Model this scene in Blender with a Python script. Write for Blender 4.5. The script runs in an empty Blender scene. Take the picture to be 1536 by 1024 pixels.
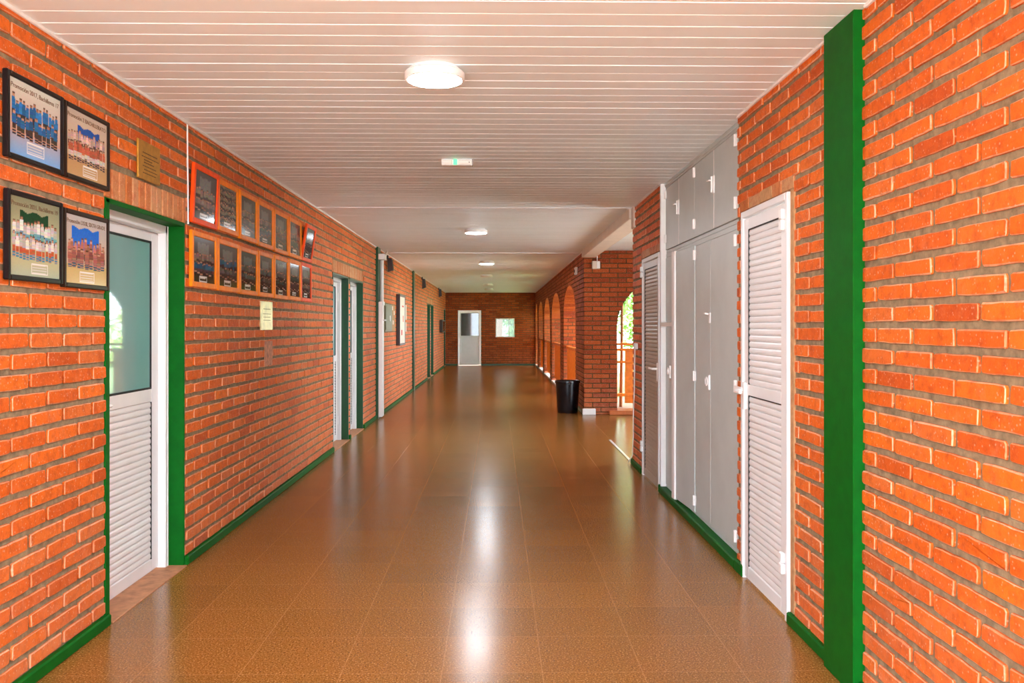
import bpy, bmesh, math, random
from mathutils import Vector, Matrix
R = random.Random(7)
scene = bpy.context.scene
COL = scene.collection
PI = math.pi

# ------------------------------------------------------------------ dimensions (metres)
XL, XR = -1.85, 1.40          # brick faces of the two long walls
ZC = 2.635                    # ceiling
YE = 31.4                     # far end wall
Y0 = -0.6                      # the corridor opens to the yard here (behind the picture)
CAMZ = 1.42
REC = 0.011                   # mortar sits this far behind the brick faces

# ------------------------------------------------------------------ materials
MATS = {}
def nodes_of(name):
    m = bpy.data.materials.new(name); m.use_nodes = True
    nt = m.node_tree; b = nt.nodes['Principled BSDF']
    MATS[name] = m
    return m, nt, b
def N(nt, t, **kw):
    n = nt.nodes.new(t)
    for k, v in kw.items(): setattr(n, k, v)
    return n
def ramp(nt, fac, stops):
    r = N(nt, 'ShaderNodeValToRGB'); e = r.color_ramp.elements
    while len(e) < len(stops): e.new(0.5)
    for el, (p, c) in zip(e, stops):
        el.position = p; el.color = (*c, 1)
    nt.links.new(fac, r.inputs['Fac']); return r.outputs['Color']
def noise(nt, scale, detail=3, rough=0.6, vec=None):
    n = N(nt, 'ShaderNodeTexNoise'); n.inputs['Scale'].default_value = scale
    n.inputs['Detail'].default_value = detail; n.inputs['Roughness'].default_value = rough
    if vec is None:
        g = N(nt, 'ShaderNodeNewGeometry'); vec = g.outputs['Position']
    nt.links.new(vec, n.inputs['Vector']); return n.outputs['Fac']
def mix(nt, fac, a, b, mode='MIX'):
    m = N(nt, 'ShaderNodeMix', data_type='RGBA', blend_type=mode)
    for s, v in ((m.inputs[0], fac), (m.inputs[6], a), (m.inputs[7], b)):
        if isinstance(v, (int, float)): s.default_value = v
        elif isinstance(v, tuple): s.default_value = (*v, 1)
        else: nt.links.new(v, s)
    return m.outputs[2]
def math_(nt, op, a, b=None, c=None):
    m = N(nt, 'ShaderNodeMath', operation=op)
    for i, v in enumerate((a, b, c)):
        if v is None: continue
        if isinstance(v, (int, float)): m.inputs[i].default_value = v
        else: nt.links.new(v, m.inputs[i])
    return m.outputs[0]
def bump(nt, b, h, strength, dist):
    n = N(nt, 'ShaderNodeBump'); n.inputs['Strength'].default_value = strength
    n.inputs['Distance'].default_value = dist
    nt.links.new(h, n.inputs['Height']); nt.links.new(n.outputs[0], b.inputs['Normal'])
def simple(name, col, rough=0.5, var=0.12, scale=9, spec=0.5, metal=0, bmp=0.0, bscale=60, emit=None, es=0):
    m, nt, b = nodes_of(name)
    f = noise(nt, scale, 4)
    lo = tuple(c * (1 - var) for c in col); hi = tuple(min(1, c * (1 + var)) for c in col)
    nt.links.new(ramp(nt, f, [(0.3, lo), (0.7, hi)]), b.inputs['Base Color'])
    b.inputs['Roughness'].default_value = rough
    b.inputs['Specular IOR Level'].default_value = spec
    b.inputs['Metallic'].default_value = metal
    if bmp: bump(nt, b, noise(nt, bscale, 4), bmp, 0.003)
    if emit:
        b.inputs['Emission Color'].default_value = (*emit, 1); b.inputs['Emission Strength'].default_value = es
    return m

def brick_mat(name, cols, bloom, edge=False):
    m, nt, b = nodes_of(name)
    g = N(nt, 'ShaderNodeNewGeometry')
    base = ramp(nt, g.outputs['Random Per Island'], cols)
    pos = g.outputs['Position']
    f1 = noise(nt, 20, 6, 0.72, pos)
    c = mix(nt, math_(nt, 'MULTIPLY', ramp_fac(nt, f1, 0.47, 0.66), 0.55), base, (0.36, 0.050, 0.008))
    f3 = noise(nt, 75, 3, 0.7, pos)
    c = mix(nt, math_(nt, 'MULTIPLY', ramp_fac(nt, f3, 0.55, 0.75), 0.35), c, (0.82, 0.24, 0.055))
    f2 = noise(nt, 9, 6, 0.75, pos)
    sep = N(nt, 'ShaderNodeSeparateXYZ'); nt.links.new(pos, sep.inputs[0])
    low = ramp_fac(nt, sep.outputs['Z'], 0.75, 0.0)
    amt = math_(nt, 'ADD', math_(nt, 'MULTIPLY', ramp_fac(nt, f2, 0.56, 0.74), bloom), math_(nt, 'MULTIPLY', low, math_(nt, 'MULTIPLY', ramp_fac(nt, f2, 0.3, 0.65), 0.5)))
    c = mix(nt, amt, c, (0.66, 0.25, 0.13))
    vor = N(nt, 'ShaderNodeTexVoronoi'); vor.inputs['Scale'].default_value = 55
    nt.links.new(pos, vor.inputs['Vector'])
    c = mix(nt, math_(nt, 'MULTIPLY', ramp_fac(nt, vor.outputs['Distance'], 0.24, 0.10), 0.6), c, (0.72, 0.42, 0.30))
    nt.links.new(c, b.inputs['Base Color'])
    b.inputs['Roughness'].default_value = 0.55
    b.inputs['Specular IOR Level'].default_value = 0.2
    bump(nt, b, noise(nt, 70, 6, 0.75, pos), 0.8, 0.006)
    return m
def ramp_fac(nt, v, a, b):
    n = N(nt, 'ShaderNodeMapRange'); n.inputs['From Min'].default_value = a; n.inputs['From Max'].default_value = b
    nt.links.new(v, n.inputs['Value']); return n.outputs['Result']

BR = [(0.0, (0.52, 0.080, 0.008)), (0.1, (0.66, 0.115, 0.009)), (0.55, (0.74, 0.138, 0.010)), (0.85, (0.80, 0.165, 0.012)), (1.0, (0.66, 0.150, 0.026))]
BRICK = brick_mat('fired brick', BR, 0.38)
EDGE = brick_mat('worn brick edge', [(0.0, (0.72, 0.24, 0.10)), (1.0, (0.80, 0.42, 0.25))], 0.5)
DARKBR = brick_mat('shaded red brick', [(0.0, (0.22, 0.030, 0.005)), (0.5, (0.34, 0.056, 0.007)), (1.0, (0.44, 0.088, 0.011))], 0.06)  # same brick as the corridor, shade and some dirt put into its colour
DEDGE = brick_mat('shaded red brick edge', [(0.0, (0.30, 0.055, 0.014)), (1.0, (0.42, 0.10, 0.03))], 0.06)  # edges of that brick, darkened with the same shade
LINT = brick_mat('limewashed soldier brick', [(0.0, (0.50, 0.15, 0.035)), (0.5, (0.60, 0.23, 0.085)), (1.0, (0.56, 0.30, 0.14))], 0.6)
MORTAR = simple('cement mortar', (0.25, 0.185, 0.105), 0.95, 0.35, 22, 0.2, bmp=0.8, bscale=120)
PLASTER = simple('brown plaster', (0.46, 0.25, 0.115), 0.9, 0.25, 20, 0.2, bmp=0.4)
GREEN = simple('green gloss paint', (0.001, 0.095, 0.006), 0.5, 0.12, 14, 0.10, bmp=0.12, bscale=40)
DKGREEN = simple('bottle green gloss paint', (0.004, 0.060, 0.012), 0.28, 0.10, 14, 0.4, bmp=0.12, bscale=40)
WHITE = simple('white enamel', (0.76, 0.76, 0.755), 0.32, 0.03, 6, 0.5)
PVC = simple('white plastic', (0.84, 0.83, 0.81), 0.4, 0.03, 6, 0.5)
GREY = simple('grey enamel', (0.53, 0.595, 0.585), 0.40, 0.05, 4, 0.45)
STEEL = simple('white coated hardware', (0.85, 0.84, 0.82), 0.3, 0.03, 10, 0.6)
CREAM = simple('cream painted plaster', (0.74, 0.63, 0.53), 0.7, 0.05, 5, 0.3)
BLACKF = simple('black wood', (0.008, 0.006, 0.007), 0.3, 0.2, 20, 0.22)
BROWNF = simple('dark brown wood', (0.016, 0.007, 0.004), 0.3, 0.3, 20, 0.22)
ORANGEF = simple('orange stained pine', (0.86, 0.220, 0.006), 0.4, 0.15, 16, 0.12)
REDF = simple('red orange stained pine', (0.84, 0.075, 0.006), 0.4, 0.15, 16, 0.12)
RUBBER = simple('dark rubber seal', (0.012, 0.012, 0.012), 0.6, 0.1)
BRASS = simple('aged brass', (0.50, 0.235, 0.025), 0.38, 0.18, 30, 0.5, metal=0.55)
GOLD = simple('polished gold plate', (0.78, 0.64, 0.36), 0.34, 0.2, 14, 0.5, metal=0.8)
ENGR = simple('engraved lettering', (0.11, 0.045, 0.008), 0.6, 0.1)
BIN = simple('black bin plastic', (0.006, 0.006, 0.009), 0.27, 0.1, 30, 0.5)
OLIVE = simple('olive metal', (0.17, 0.15, 0.07), 0.45, 0.12, 8, 0.5)
PAPER = simple('notice paper', (0.76, 0.62, 0.52), 0.75, 0.06, 12, 0.3)
CORK = simple('cork', (0.42, 0.24, 0.12), 0.85, 0.2, 60, 0.2)
REDP = simple('red print', (0.55, 0.06, 0.05), 0.7, 0.1)
BLACKB = simple('dark metal', (0.03, 0.012, 0.009), 0.4, 0.2)
WOODO = simple('orange painted timber', (0.86, 0.215, 0.012), 0.45, 0.15, 12, 0.4)
POLE = simple('brown timber pole', (0.34, 0.15, 0.05), 0.6, 0.2, 12, 0.3)
CONC = simple('pale concrete', (0.60, 0.54, 0.48), 0.8, 0.12, 5, 0.3)
YARD = simple('pale gravel yard', (0.56, 0.50, 0.43), 0.9, 0.15, 1.5, 0.2)
LAWN = simple('lawn', (0.16, 0.20, 0.07), 0.9, 0.3, 3, 0.2)
LEAF = simple('light green leaves', (0.30, 0.50, 0.13), 0.6, 0.35, 2.5, 0.3)
LEAFY = simple('yellow green leaves', (0.42, 0.48, 0.12), 0.6, 0.3, 2.5, 0.3)
BARK = simple('bark', (0.20, 0.12, 0.07), 0.9, 0.3, 10, 0.2)
LIMEW = simple('whitewashed render', (0.82, 0.80, 0.76), 0.85, 0.05, 2, 0.2)
TEAL = simple('teal glass', (0.20, 0.43, 0.41), 0.03, 0.05, 2, 0.9)
DARKG = simple('dark window glass', (0.045, 0.055, 0.045), 0.03, 0.2, 3, 0.9)
GRNL = simple('green pictogram', (0.03, 0.42, 0.14), 0.4, 0.05, emit=(0.12, 0.9, 0.35), es=0.5)
DIFF = simple('lit opal diffuser', (0.9, 0.9, 0.88), 0.4, 0.0, emit=(0.92, 1.0, 1.08), es=72)
DIFFOFF = simple('unlit opal diffuser', (0.75, 0.70, 0.64), 0.4, 0.0)
def glass_mat():
    m, nt, b = nodes_of('tinted pane')
    for n in list(nt.nodes):
        if n.type == 'BSDF_PRINCIPLED': nt.nodes.remove(n)
    out = [n for n in nt.nodes if n.type == 'OUTPUT_MATERIAL'][0]
    t = N(nt, 'ShaderNodeBsdfTransparent'); t.inputs[0].default_value = (0.30, 0.335, 0.31, 1)  # pane colour darkened to dim the bright view outside
    gl = N(nt, 'ShaderNodeBsdfGlossy'); gl.inputs['Roughness'].default_value = 0.02
    fr = N(nt, 'ShaderNodeFresnel'); mx = N(nt, 'ShaderNodeMixShader')
    nt.links.new(fr.outputs[0], mx.inputs[0]); nt.links.new(t.outputs[0], mx.inputs[1]); nt.links.new(gl.outputs[0], mx.inputs[2])
    nt.links.new(mx.outputs[0], out.inputs['Surface']); return m
GLASS = glass_mat()
def print_mat():
    m, nt, b = nodes_of('photo print under glass')
    a = N(nt, 'ShaderNodeVertexColor'); a.layer_name = 'print'
    nt.links.new(a.outputs['Color'], b.inputs['Base Color'])
    b.inputs['Roughness'].default_value = 0.10; b.inputs['Specular IOR Level'].default_value = 0.14
    return m
PRINT = print_mat()
def floor_mat():
    m, nt, b = nodes_of('brown terrazzo tiles')
    g = N(nt, 'ShaderNodeNewGeometry'); pos = g.outputs['Position']
    sep = N(nt, 'ShaderNodeSeparateXYZ'); nt.links.new(pos, sep.inputs[0])
    def cell(o, off):
        u = math_(nt, 'DIVIDE', math_(nt, 'SUBTRACT', o, off), 0.412)
        fr = math_(nt, 'FRACT', u); fl = math_(nt, 'FLOOR', u)
        d = math_(nt, 'MINIMUM', fr, math_(nt, 'SUBTRACT', 1.0, fr))
        return d, fl
    dx, fx = cell(sep.outputs['X'], 0.187); dy, fy = cell(sep.outputs['Y'], 0.256)
    line = ramp_fac(nt, math_(nt, 'MINIMUM', dx, dy), 0.0065, 0.0035)
    wn = N(nt, 'ShaderNodeTexWhiteNoise', noise_dimensions='2D')
    cb = N(nt, 'ShaderNodeCombineXYZ'); nt.links.new(fx, cb.inputs[0]); nt.links.new(fy, cb.inputs[1])
    nt.links.new(cb.outputs[0], wn.inputs['Vector'])
    sp = noise(nt, 125, 3, 0.75, pos)
    c = ramp(nt, sp, [(0.32, (0.060, 0.020, 0.003)), (0.44, (0.215, 0.084, 0.014)), (0.57, (0.300, 0.128, 0.026)), (0.68, (0.60, 0.32, 0.11))])
    c = mix(nt, 1.0, c, ramp(nt, wn.outputs['Value'], [(0, (0.93, 0.93, 0.93)), (1, (1.06, 1.05, 1.04))]), 'MULTIPLY')
    c = mix(nt, math_(nt, 'MULTIPLY', line, 0.38), c, (0.50, 0.25, 0.085))
    nt.links.new(c, b.inputs['Base Color'])
    ro = noise(nt, 3, 3, 0.6, pos)
    rr = N(nt, 'ShaderNodeMapRange'); rr.inputs['To Min'].default_value = 0.205; rr.inputs['To Max'].default_value = 0.23
    nt.links.new(ro, rr.inputs['Value'])
    nt.links.new(math_(nt, 'ADD', rr.outputs['Result'], math_(nt, 'MULTIPLY', line, 0.03)), b.inputs['Roughness'])
    b.inputs['Specular IOR Level'].default_value = 0.30
    # each tile is laid a hair out of level, with shallow joints
    tilt = math_(nt, 'ADD', math_(nt, 'MULTIPLY', math_(nt, 'SUBTRACT', wn.outputs['Value'], 0.5), math_(nt, 'MULTIPLY', sep.outputs['Y'], 0.0015)), math_(nt, 'MULTIPLY', line, -0.00003))
    h = math_(nt, 'ADD', tilt, math_(nt, 'MULTIPLY', noise(nt, 2.0, 1, 0.5, pos), 0.0012))
    bump(nt, b, h, 0.6, 1.0)
    return m
FLOOR = floor_mat()
def ceil_mat():
    m, nt, b = nodes_of('white plastic ceiling boards')
    g = N(nt, 'ShaderNodeNewGeometry')
    c = ramp(nt, g.outputs['Random Per Island'], [(0, (0.82, 0.895, 0.91)), (1, (0.86, 0.935, 0.95))])
    f = noise(nt, 2.2, 4)
    c = mix(nt, math_(nt, 'MULTIPLY', ramp_fac(nt, f, 0.5, 0.75), 0.2), c, (0.76, 0.72, 0.66))
    nt.links.new(c, b.inputs['Base Color'])
    b.inputs['Roughness'].default_value = 0.42; b.inputs['Specular IOR Level'].default_value = 0.4
    return m
CEIL = ceil_mat()

# ------------------------------------------------------------------ mesh building
class MB:
    def __init__(s): s.v = []; s.f = []; s.m = []
    def add(s, vs, fs, mi=0):
        o = len(s.v); s.v += [tuple(v) for v in vs]
        s.f += [tuple(i + o for i in f) for f in fs]; s.m += [mi] * len(fs)
        return s
    def box(s, x0, x1, y0, y1, z0, z1, c=0.0, mi=0):
        x0, x1 = min(x0, x1), max(x0, x1); y0, y1 = min(y0, y1), max(y0, y1); z0, z1 = min(z0, z1), max(z0, z1)
        if c <= 0:
            vs = [(x, y, z) for x in (x0, x1) for y in (y0, y1) for z in (z0, z1)]
            return s.add(vs, [(0, 1, 3, 2), (4, 6, 7, 5), (0, 4, 5, 1), (2, 3, 7, 6), (0, 2, 6, 4), (1, 5, 7, 3)], mi)
        c = min(c, (x1 - x0) * .45, (y1 - y0) * .45, (z1 - z0) * .45)
        vs = []; idx = {}
        for i in (0, 1):
            for j in (0, 1):
                for k in (0, 1):
                    for ax in range(3):
                        p = [(x0, x1)[i], (y0, y1)[j], (z0, z1)[k]]
                        for a2, b2 in enumerate((i, j, k)):
                            if a2 != ax: p[a2] += c if b2 == 0 else -c
                        idx[(i, j, k, ax)] = len(vs); vs.append(p)
        fs = []
        for ax in range(3):
            o1, o2 = [a for a in range(3) if a != ax]
            for sd in (0, 1):
                q = []
                for (a, b2) in ((0, 0), (1, 0), (1, 1), (0, 1)):
                    t = [0, 0, 0]; t[ax] = sd; t[o1] = a; t[o2] = b2
                    q.append(idx[(*t, ax)])
                flip = (sd == 0) ^ (ax == 1)
                fs.append(tuple(reversed(q)) if flip else tuple(q))
        for ax in range(3):
            o1, o2 = [a for a in range(3) if a != ax]
            for a in (0, 1):
                for b2 in (0, 1):
                    q = []
                    for e in (0, 1):
                        t = [0, 0, 0]; t[ax] = e; t[o1] = a; t[o2] = b2
                        q.append((idx[(*t, o1)], idx[(*t, o2)]))
                    fs.append((q[0][0], q[0][1], q[1][1], q[1][0]))
        for i in (0, 1):
            for j in (0, 1):
                for k in (0, 1): fs.append(tuple(idx[(i, j, k, a)] for a in range(3)))
        return s.add(vs, fs, mi)
    def hexa(s, pts, mi=0):     # bottom 4 then top 4
        return s.add(pts, [(3, 2, 1, 0), (4, 5, 6, 7), (0, 1, 5, 4), (1, 2, 6, 5), (2, 3, 7, 6), (3, 0, 4, 7)], mi)
    def lathe(s, cx, cy, prof, n=40, mi=0, axis='z', cap0=True, cap1=True):
        vs = []
        for r, h in prof:
            for k in range(n):
                a = 2 * PI * k / n
                if axis == 'z': vs.append((cx + r * math.cos(a), cy + r * math.sin(a), h))
                elif axis == 'x': vs.append((h, cx + r * math.cos(a), cy + r * math.sin(a)))
                else: vs.append((cx + r * math.cos(a), h, cy + r * math.sin(a)))
        fs = []
        for i in range(len(prof) - 1):
            for k in range(n):
                a, b2 = i * n + k, i * n + (k + 1) % n
                fs.append((a, b2, b2 + n, a + n))
        if cap0: fs.append(tuple(reversed(range(n))))
        if cap1: fs.append(tuple(range((len(prof) - 1) * n, len(prof) * n)))
        return s.add(vs, fs, mi)
    def tube(s, pts, r, n=10, mi=0):
        pts = [Vector(p) for p in pts]; vs = []; up = Vector((0.31, 0.17, 0.93))
        for i, p in enumerate(pts):
            t = (pts[min(i + 1, len(pts) - 1)] - pts[max(i - 1, 0)]).normalized()
            a = t.cross(up)
            if a.length < 1e-3: a = t.cross(Vector((1, 0, 0)))
            a.normalize(); b2 = t.cross(a)
            rr = r[i] if isinstance(r, (list, tuple)) else r
            for k in range(n):
                w = 2 * PI * k / n; vs.append(p + a * math.cos(w) * rr + b2 * math.sin(w) * rr)
        fs = []
        for i in range(len(pts) - 1):
            for k in range(n):
                q, q2 = i * n + k, i * n + (k + 1) % n
                fs.append((q, q2, q2 + n, q + n))
        fs.append(tuple(reversed(range(n)))); fs.append(tuple(range((len(pts) - 1) * n, len(pts) * n)))
        return s.add(vs, fs, mi)
    def xf(s, M):
        s.v = [tuple(M @ Vector(p)) for p in s.v]; return s

OFF = {}
def obj(name, mb, mats, parent=None, smooth=False):
    """one mesh object; coordinates in mb are world coordinates unless the parent is a local prototype"""
    off = OFF.get(parent.name, (0, 0, 0)) if parent else (0, 0, 0)
    me = bpy.data.meshes.new(name)
    me.from_pydata([(x - off[0], y - off[1], z - off[2]) for x, y, z in mb.v], [], mb.f)
    if not isinstance(mats, (list, tuple)): mats = [mats]
    for m in mats: me.materials.append(m)
    if len(mats) > 1: me.polygons.foreach_set('material_index', mb.m)
    bm = bmesh.new(); bm.from_mesh(me); bmesh.ops.recalc_face_normals(bm, faces=bm.faces); bm.to_mesh(me); bm.free()
    if smooth:
        me.polygons.foreach_set('use_smooth', [True] * len(me.polygons))
        try: me.set_sharp_from_angle(angle=math.radians(38))
        except Exception: pass
    me.update()
    o = bpy.data.objects.new(name, me); COL.objects.link(o)
    if parent: o.parent = parent
    OFF[o.name] = off
    return o
def thing(name, loc, label=None, cat=None, group=None, kind=None):
    o = bpy.data.objects.new(name, None); COL.objects.link(o); o.location = loc
    o.empty_display_size = 0.1
    OFF[o.name] = tuple(loc); tag(o, label, cat, group, kind); return o
def tag(o, label=None, cat=None, group=None, kind=None):
    if label: o['label'] = label
    if cat: o['category'] = cat
    if group: o['group'] = group
    if kind: o['kind'] = kind
    return o
def struct(name, mb, mats, smooth=False, label=None, cat=None):
    return tag(obj(name, mb, mats, None, smooth), label, cat, kind='structure')
def copy_tree(o, parent=None):
    c = o.copy(); COL.objects.link(c)
    if parent: c.parent = parent
    for ch in list(o.children): copy_tree(ch, c)
    return c

# ------------------------------------------------------------------ brickwork
def rect(a, b, z0, z1): return lambda z: (a, b) if z0 <= z <= z1 else None
def arch(a, b, spring, rise, z0=-1):
    c, h = (a + b) / 2, (b - a) / 2
    def fn(z):
        if z < z0: return None
        if z <= spring: return (a, b)
        t = (z - spring) / rise
        if t >= 1: return None
        w = h * math.sqrt(1 - t * t); return (c - w, c + w)
    return fn
def bricks(mb, o, u, n, u0, u1, z0, z1, holes=(), zb=1.492, pitch=0.0797, gapz=0.021, length=0.266, gapu=0.015, ph=0.0, bi=0, ei=1, cham=0.0034, jit=0.0022, minlen=0.03):
    """bricks standing proud of a wall: o origin, u horizontal direction, n outward normal; running bond"""
    o, u, n = Vector(o), Vector(u), Vector(n); up = Vector((0, 0, 1))
    k0 = math.floor((z0 - zb) / pitch); k1 = math.ceil((z1 - zb) / pitch)
    for k in range(k0, k1 + 1):
        a0 = max(zb + k * pitch, z0 + 0.002); a1 = min(zb + k * pitch + pitch - gapz, z1 - 0.001)
        if a1 - a0 < 0.015: continue
        zm = (a0 + a1) / 2
        spans = [(u0, u1)]
        for h in holes:
            r = h(zm)
            if not r: continue
            ns = []
            for s0, s1 in spans:
                if r[0] > s0: ns.append((s0, min(s1, r[0])))
                if r[1] < s1: ns.append((max(s0, r[1]), s1))
            spans = [q for q in ns if q[1] - q[0] > 0.01]
        sh = ph + (length / 2 if k % 2 else 0)
        for s0, s1 in spans:
            j = math.floor((s0 - sh) / length)
            while sh + j * length < s1:
                b0 = max(sh + j * length + gapu / 2, s0 + (0.0 if s0 > u0 else 0)); b1 = min(sh + (j + 1) * length - gapu / 2, s1)
                j += 1
                if b1 - b0 < minlen: continue
                q = lambda: R.uniform(-jit, jit)
                cs = [(b0 + q(), a0 + q()), (b1 + q(), a0 + q()), (b1 + q(), a1 + q()), (b0 + q(), a1 + q())]
                d = REC + R.uniform(-0.003, 0.0015)
                c = cham * R.uniform(0.7, 1.5)
                if abs((o + u * ((b0 + b1) / 2)).y) < 9.0 and b1 - b0 > .05:
                    ring_brick(mb, o, u, n, cs, d, c, bi, ei); continue
                ins = [(cs[0][0] + c, cs[0][1] + c), (cs[1][0] - c, cs[1][1] + c), (cs[2][0] - c, cs[2][1] - c), (cs[3][0] + c, cs[3][1] - c)]
                P = lambda a, z, dd: o + u * a + up * z + n * dd
                vs = [P(*p, -REC - 0.004) for p in cs] + [P(*p, -REC + d - c * 0.8) for p in cs] + [P(*p, -REC + d) for p in ins]
                b4 = len(mb.v)
                mb.v += [tuple(v) for v in vs]
                for f, mi in (((8, 9, 10, 11), bi), ((4, 5, 9, 8), ei), ((5, 6, 10, 9), ei), ((6, 7, 11, 10), ei), ((7, 4, 8, 11), ei),
                              ((0, 1, 5, 4), bi), ((1, 2, 6, 5), bi), ((2, 3, 7, 6), bi), ((3, 0, 4, 7), bi)):
                    mb.f.append(tuple(i + b4 for i in f)); mb.m.append(mi)
def ring_brick(mb, o, u, n, cs, d, c, bi, ei):
    """a near brick: rounded corners and a slightly ragged outline"""
    up = Vector((0, 0, 1)); pts = []
    for i in range(4):
        p, q = Vector(cs[i]), Vector(cs[(i + 1) % 4]); L = (q - p).length; t = (q - p) / L; nn = Vector((-t.y, t.x))
        r = R.uniform(.004, .010); k = 5 if i % 2 == 0 else 2
        for j in range(k + 1):
            w = r + (L - 2 * r) * j / k
            pts.append(p + t * w + nn * (R.uniform(-.0004, .0022) + (.0012 if j in (0, k) else 0)))
    m = len(pts); ctr = sum(pts, Vector((0, 0))) / m
    ins = []
    for i in range(m):
        e = (pts[(i + 1) % m] - pts[i - 1]).normalized(); nn = Vector((-e.y, e.x)); ins.append(pts[i] + nn * c * R.uniform(.6, 1.3))
    P = lambda a, dd: o + u * a.x + up * a.y + n * dd
    b4 = len(mb.v)
    mb.v += [tuple(P(a, -REC - .004)) for a in pts] + [tuple(P(a, -REC + d - c * .9 + R.uniform(-.0006, .0006))) for a in pts] + [tuple(P(a, -REC + d)) for a in ins]
    for i in range(m):
        j = (i + 1) % m
        mb.f.append((b4 + i, b4 + j, b4 + m + j, b4 + m + i)); mb.m.append(bi)
        mb.f.append((b4 + m + i, b4 + m + j, b4 + 2 * m + j, b4 + 2 * m + i)); mb.m.append(ei)
    mb.f.append(tuple(b4 + 2 * m + i for i in range(m))); mb.m.append(bi)
def slab_y(mb, xf, xb, y0, y1, z0, z1, holes, mi):
    """wall slab along Y between faces xf and xb with rectangular holes (ya, yb, za, zb)"""
    ys = sorted({y0, y1, *[h[0] for h in holes], *[h[1] for h in holes]}); zs = sorted({z0, z1, *[h[2] for h in holes], *[h[3] for h in holes]})
    ys = [y for y in ys if y0 <= y <= y1]; zs = [z for z in zs if z0 <= z <= z1]
    for a, b in zip(ys, ys[1:]):
        run = None
        for c, d in zip(zs, zs[1:]):
            hit = any(h[0] < (a + b) / 2 < h[1] and h[2] < (c + d) / 2 < h[3] for h in holes)
            if hit:
                if run: mb.box(xf, xb, a, b, run[0], run[1], mi=mi); run = None
            else: run = (run[0], d) if run else (c, d)
        if run: mb.box(xf, xb, a, b, run[0], run[1], mi=mi)
def slab_x(mb, yf, yb, x0, x1, z0, z1, holes, mi):
    t = MB(); slab_y(t, yf, yb, x0, x1, z0, z1, holes, mi)
    t.v = [(y, x, z) for x, y, z in t.v]; mb.add(t.v, t.f, mi)
def arch_top(mb, fn, a, b, spring, rise, ztop, d0, d1, along, mi):
    """masonry above an arched opening; along = 'y' or 'x', d0..d1 the wall's two faces"""
    n = 20; c, h = (a + b) / 2, (b - a) / 2
    pts = [(c - h * math.cos(PI * i / n), spring + rise * math.sin(PI * i / n)) for i in range(n + 1)]
    for (p0, q0), (p1, q1) in zip(pts, pts[1:]):
        mk = (lambda p, d, z: (d, p, z)) if along == 'y' else (lambda p, d, z: (p, d, z))
        mb.hexa([mk(p0, d0, q0), mk(p1, d0, q1), mk(p1, d1, q1), mk(p0, d1, q0), mk(p0, d0, ztop), mk(p1, d0, ztop), mk(p1, d1, ztop), mk(p0, d1, ztop)], mi)

DMORT = simple('shaded mortar', (0.125, 0.070, 0.030), 0.95, 0.35, 22, 0.1, bmp=0.6, bscale=120)  # mortar colour darkened to carry the shade of recess, arcade and end wall
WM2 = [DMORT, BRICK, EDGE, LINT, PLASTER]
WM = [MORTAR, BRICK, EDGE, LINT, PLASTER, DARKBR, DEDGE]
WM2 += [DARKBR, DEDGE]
ZT = 2.70
# left doors: opening ya..yb
DL = [(4.14, 5.175), (9.83, 10.87), (10.97, 12.04), (23.10, 24.12), (24.36, 25.38), (30.40, 31.28)]
HD = 2.03
# ---- left wall
w = MB()
slab_y(w, XL - REC, XL - 0.24, Y0, YE, -0.12, ZT, [(a, b, -0.5, HD) for a, b in DL], 0)
hol = [rect(a, b, -1, HD) for a, b in DL]
lint = [(4.13, 5.20, HD + 0.004, 2.178), (9.80, 12.08, HD + 0.004, 2.178), (23.06, 25.42, HD + .004, 2.178)]
hol += [rect(a - .005, b + .005, c - .04, d + 0.012) for a, b, c, d in lint]
bricks(w, (XL, 0, 0), (0, 1, 0), (1, 0, 0), Y0, YE, 0.03, ZC, hol, zb=1.492, pitch=0.0797, ph=3.47, bi=1, ei=2)
for a, b, c, d in lint:     # soldier course over the doors
    y = a
    while y < b - 0.04:
        e = min(y + 0.078, b)
        x = XL + R.uniform(-0.004, 0.0)
        w.box(x, XL - 0.02, y + 0.005, e - 0.004, c, d, 0.005, mi=3); y = e
w.box(XL - .012, XL - .002, 10.79, 11.08, 2.425, 2.455, 0.002, mi=4)
w.box(XL - .012, XL - .001, 11.9, 12.75, 2.29, 2.36, 0.004, mi=4)
w.box(XL - .012, XL - .001, 10.4, 10.55, 2.31, 2.40, 0.004, mi=4)
struct('wall_left', w, WM)

# ---- right wall, from the yard to the recess
DR1 = (4.115, 4.915, 2.07); CAB = (5.03, 7.36); DR2 = (7.405, 8.29, 2.065); YR = 8.92
RW = []
for ya, yb3, hh in ((Y0, CAB[0], [(DR1[0], DR1[1], -.5, DR1[2])]), (CAB[1], YR, [(DR2[0], DR2[1], -.5, DR2[2])])):
    w = MB(); slab_y(w, XR + REC, XR + 0.24, ya, yb3, -0.12, ZT, hh, 0); RW.append((w, ya, yb3))
hol = [rect(4.055, DR1[1] + .0, -1, DR1[2]), rect(4.06, 4.99, 2.02, 2.15), rect(CAB[0], CAB[1], -1, 3), rect(7.37, 8.31, -1, DR2[2] + .01), rect(7.37, 8.42, 2.03, 2.15), rect(3.30, 3.60, -1, 3)]
for w, ya, yb3 in RW: bricks(w, (XR, 0, 0), (0, 1, 0), (-1, 0, 0), ya, yb3, 0.03, ZC, hol, zb=1.4345, pitch=0.0771, gapz=0.0215, length=0.274, gapu=0.017, ph=3.039, bi=1, ei=2)
for a, b, c, d in ((4.068, 4.985, 2.074, 2.142), (7.38, 8.41, 2.07, 2.142)):
    y = a; w = RW[0 if a < 5 else 1][0]
    while y < b - .03:
        e = min(y + R.uniform(.10, .22), b)
        w.box(XR + R.uniform(0, .005), XR + .03, y + .002, e - .002, c, d, 0.004, mi=3 if a > 5 or R.random() < .6 else 4); y = e
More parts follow.
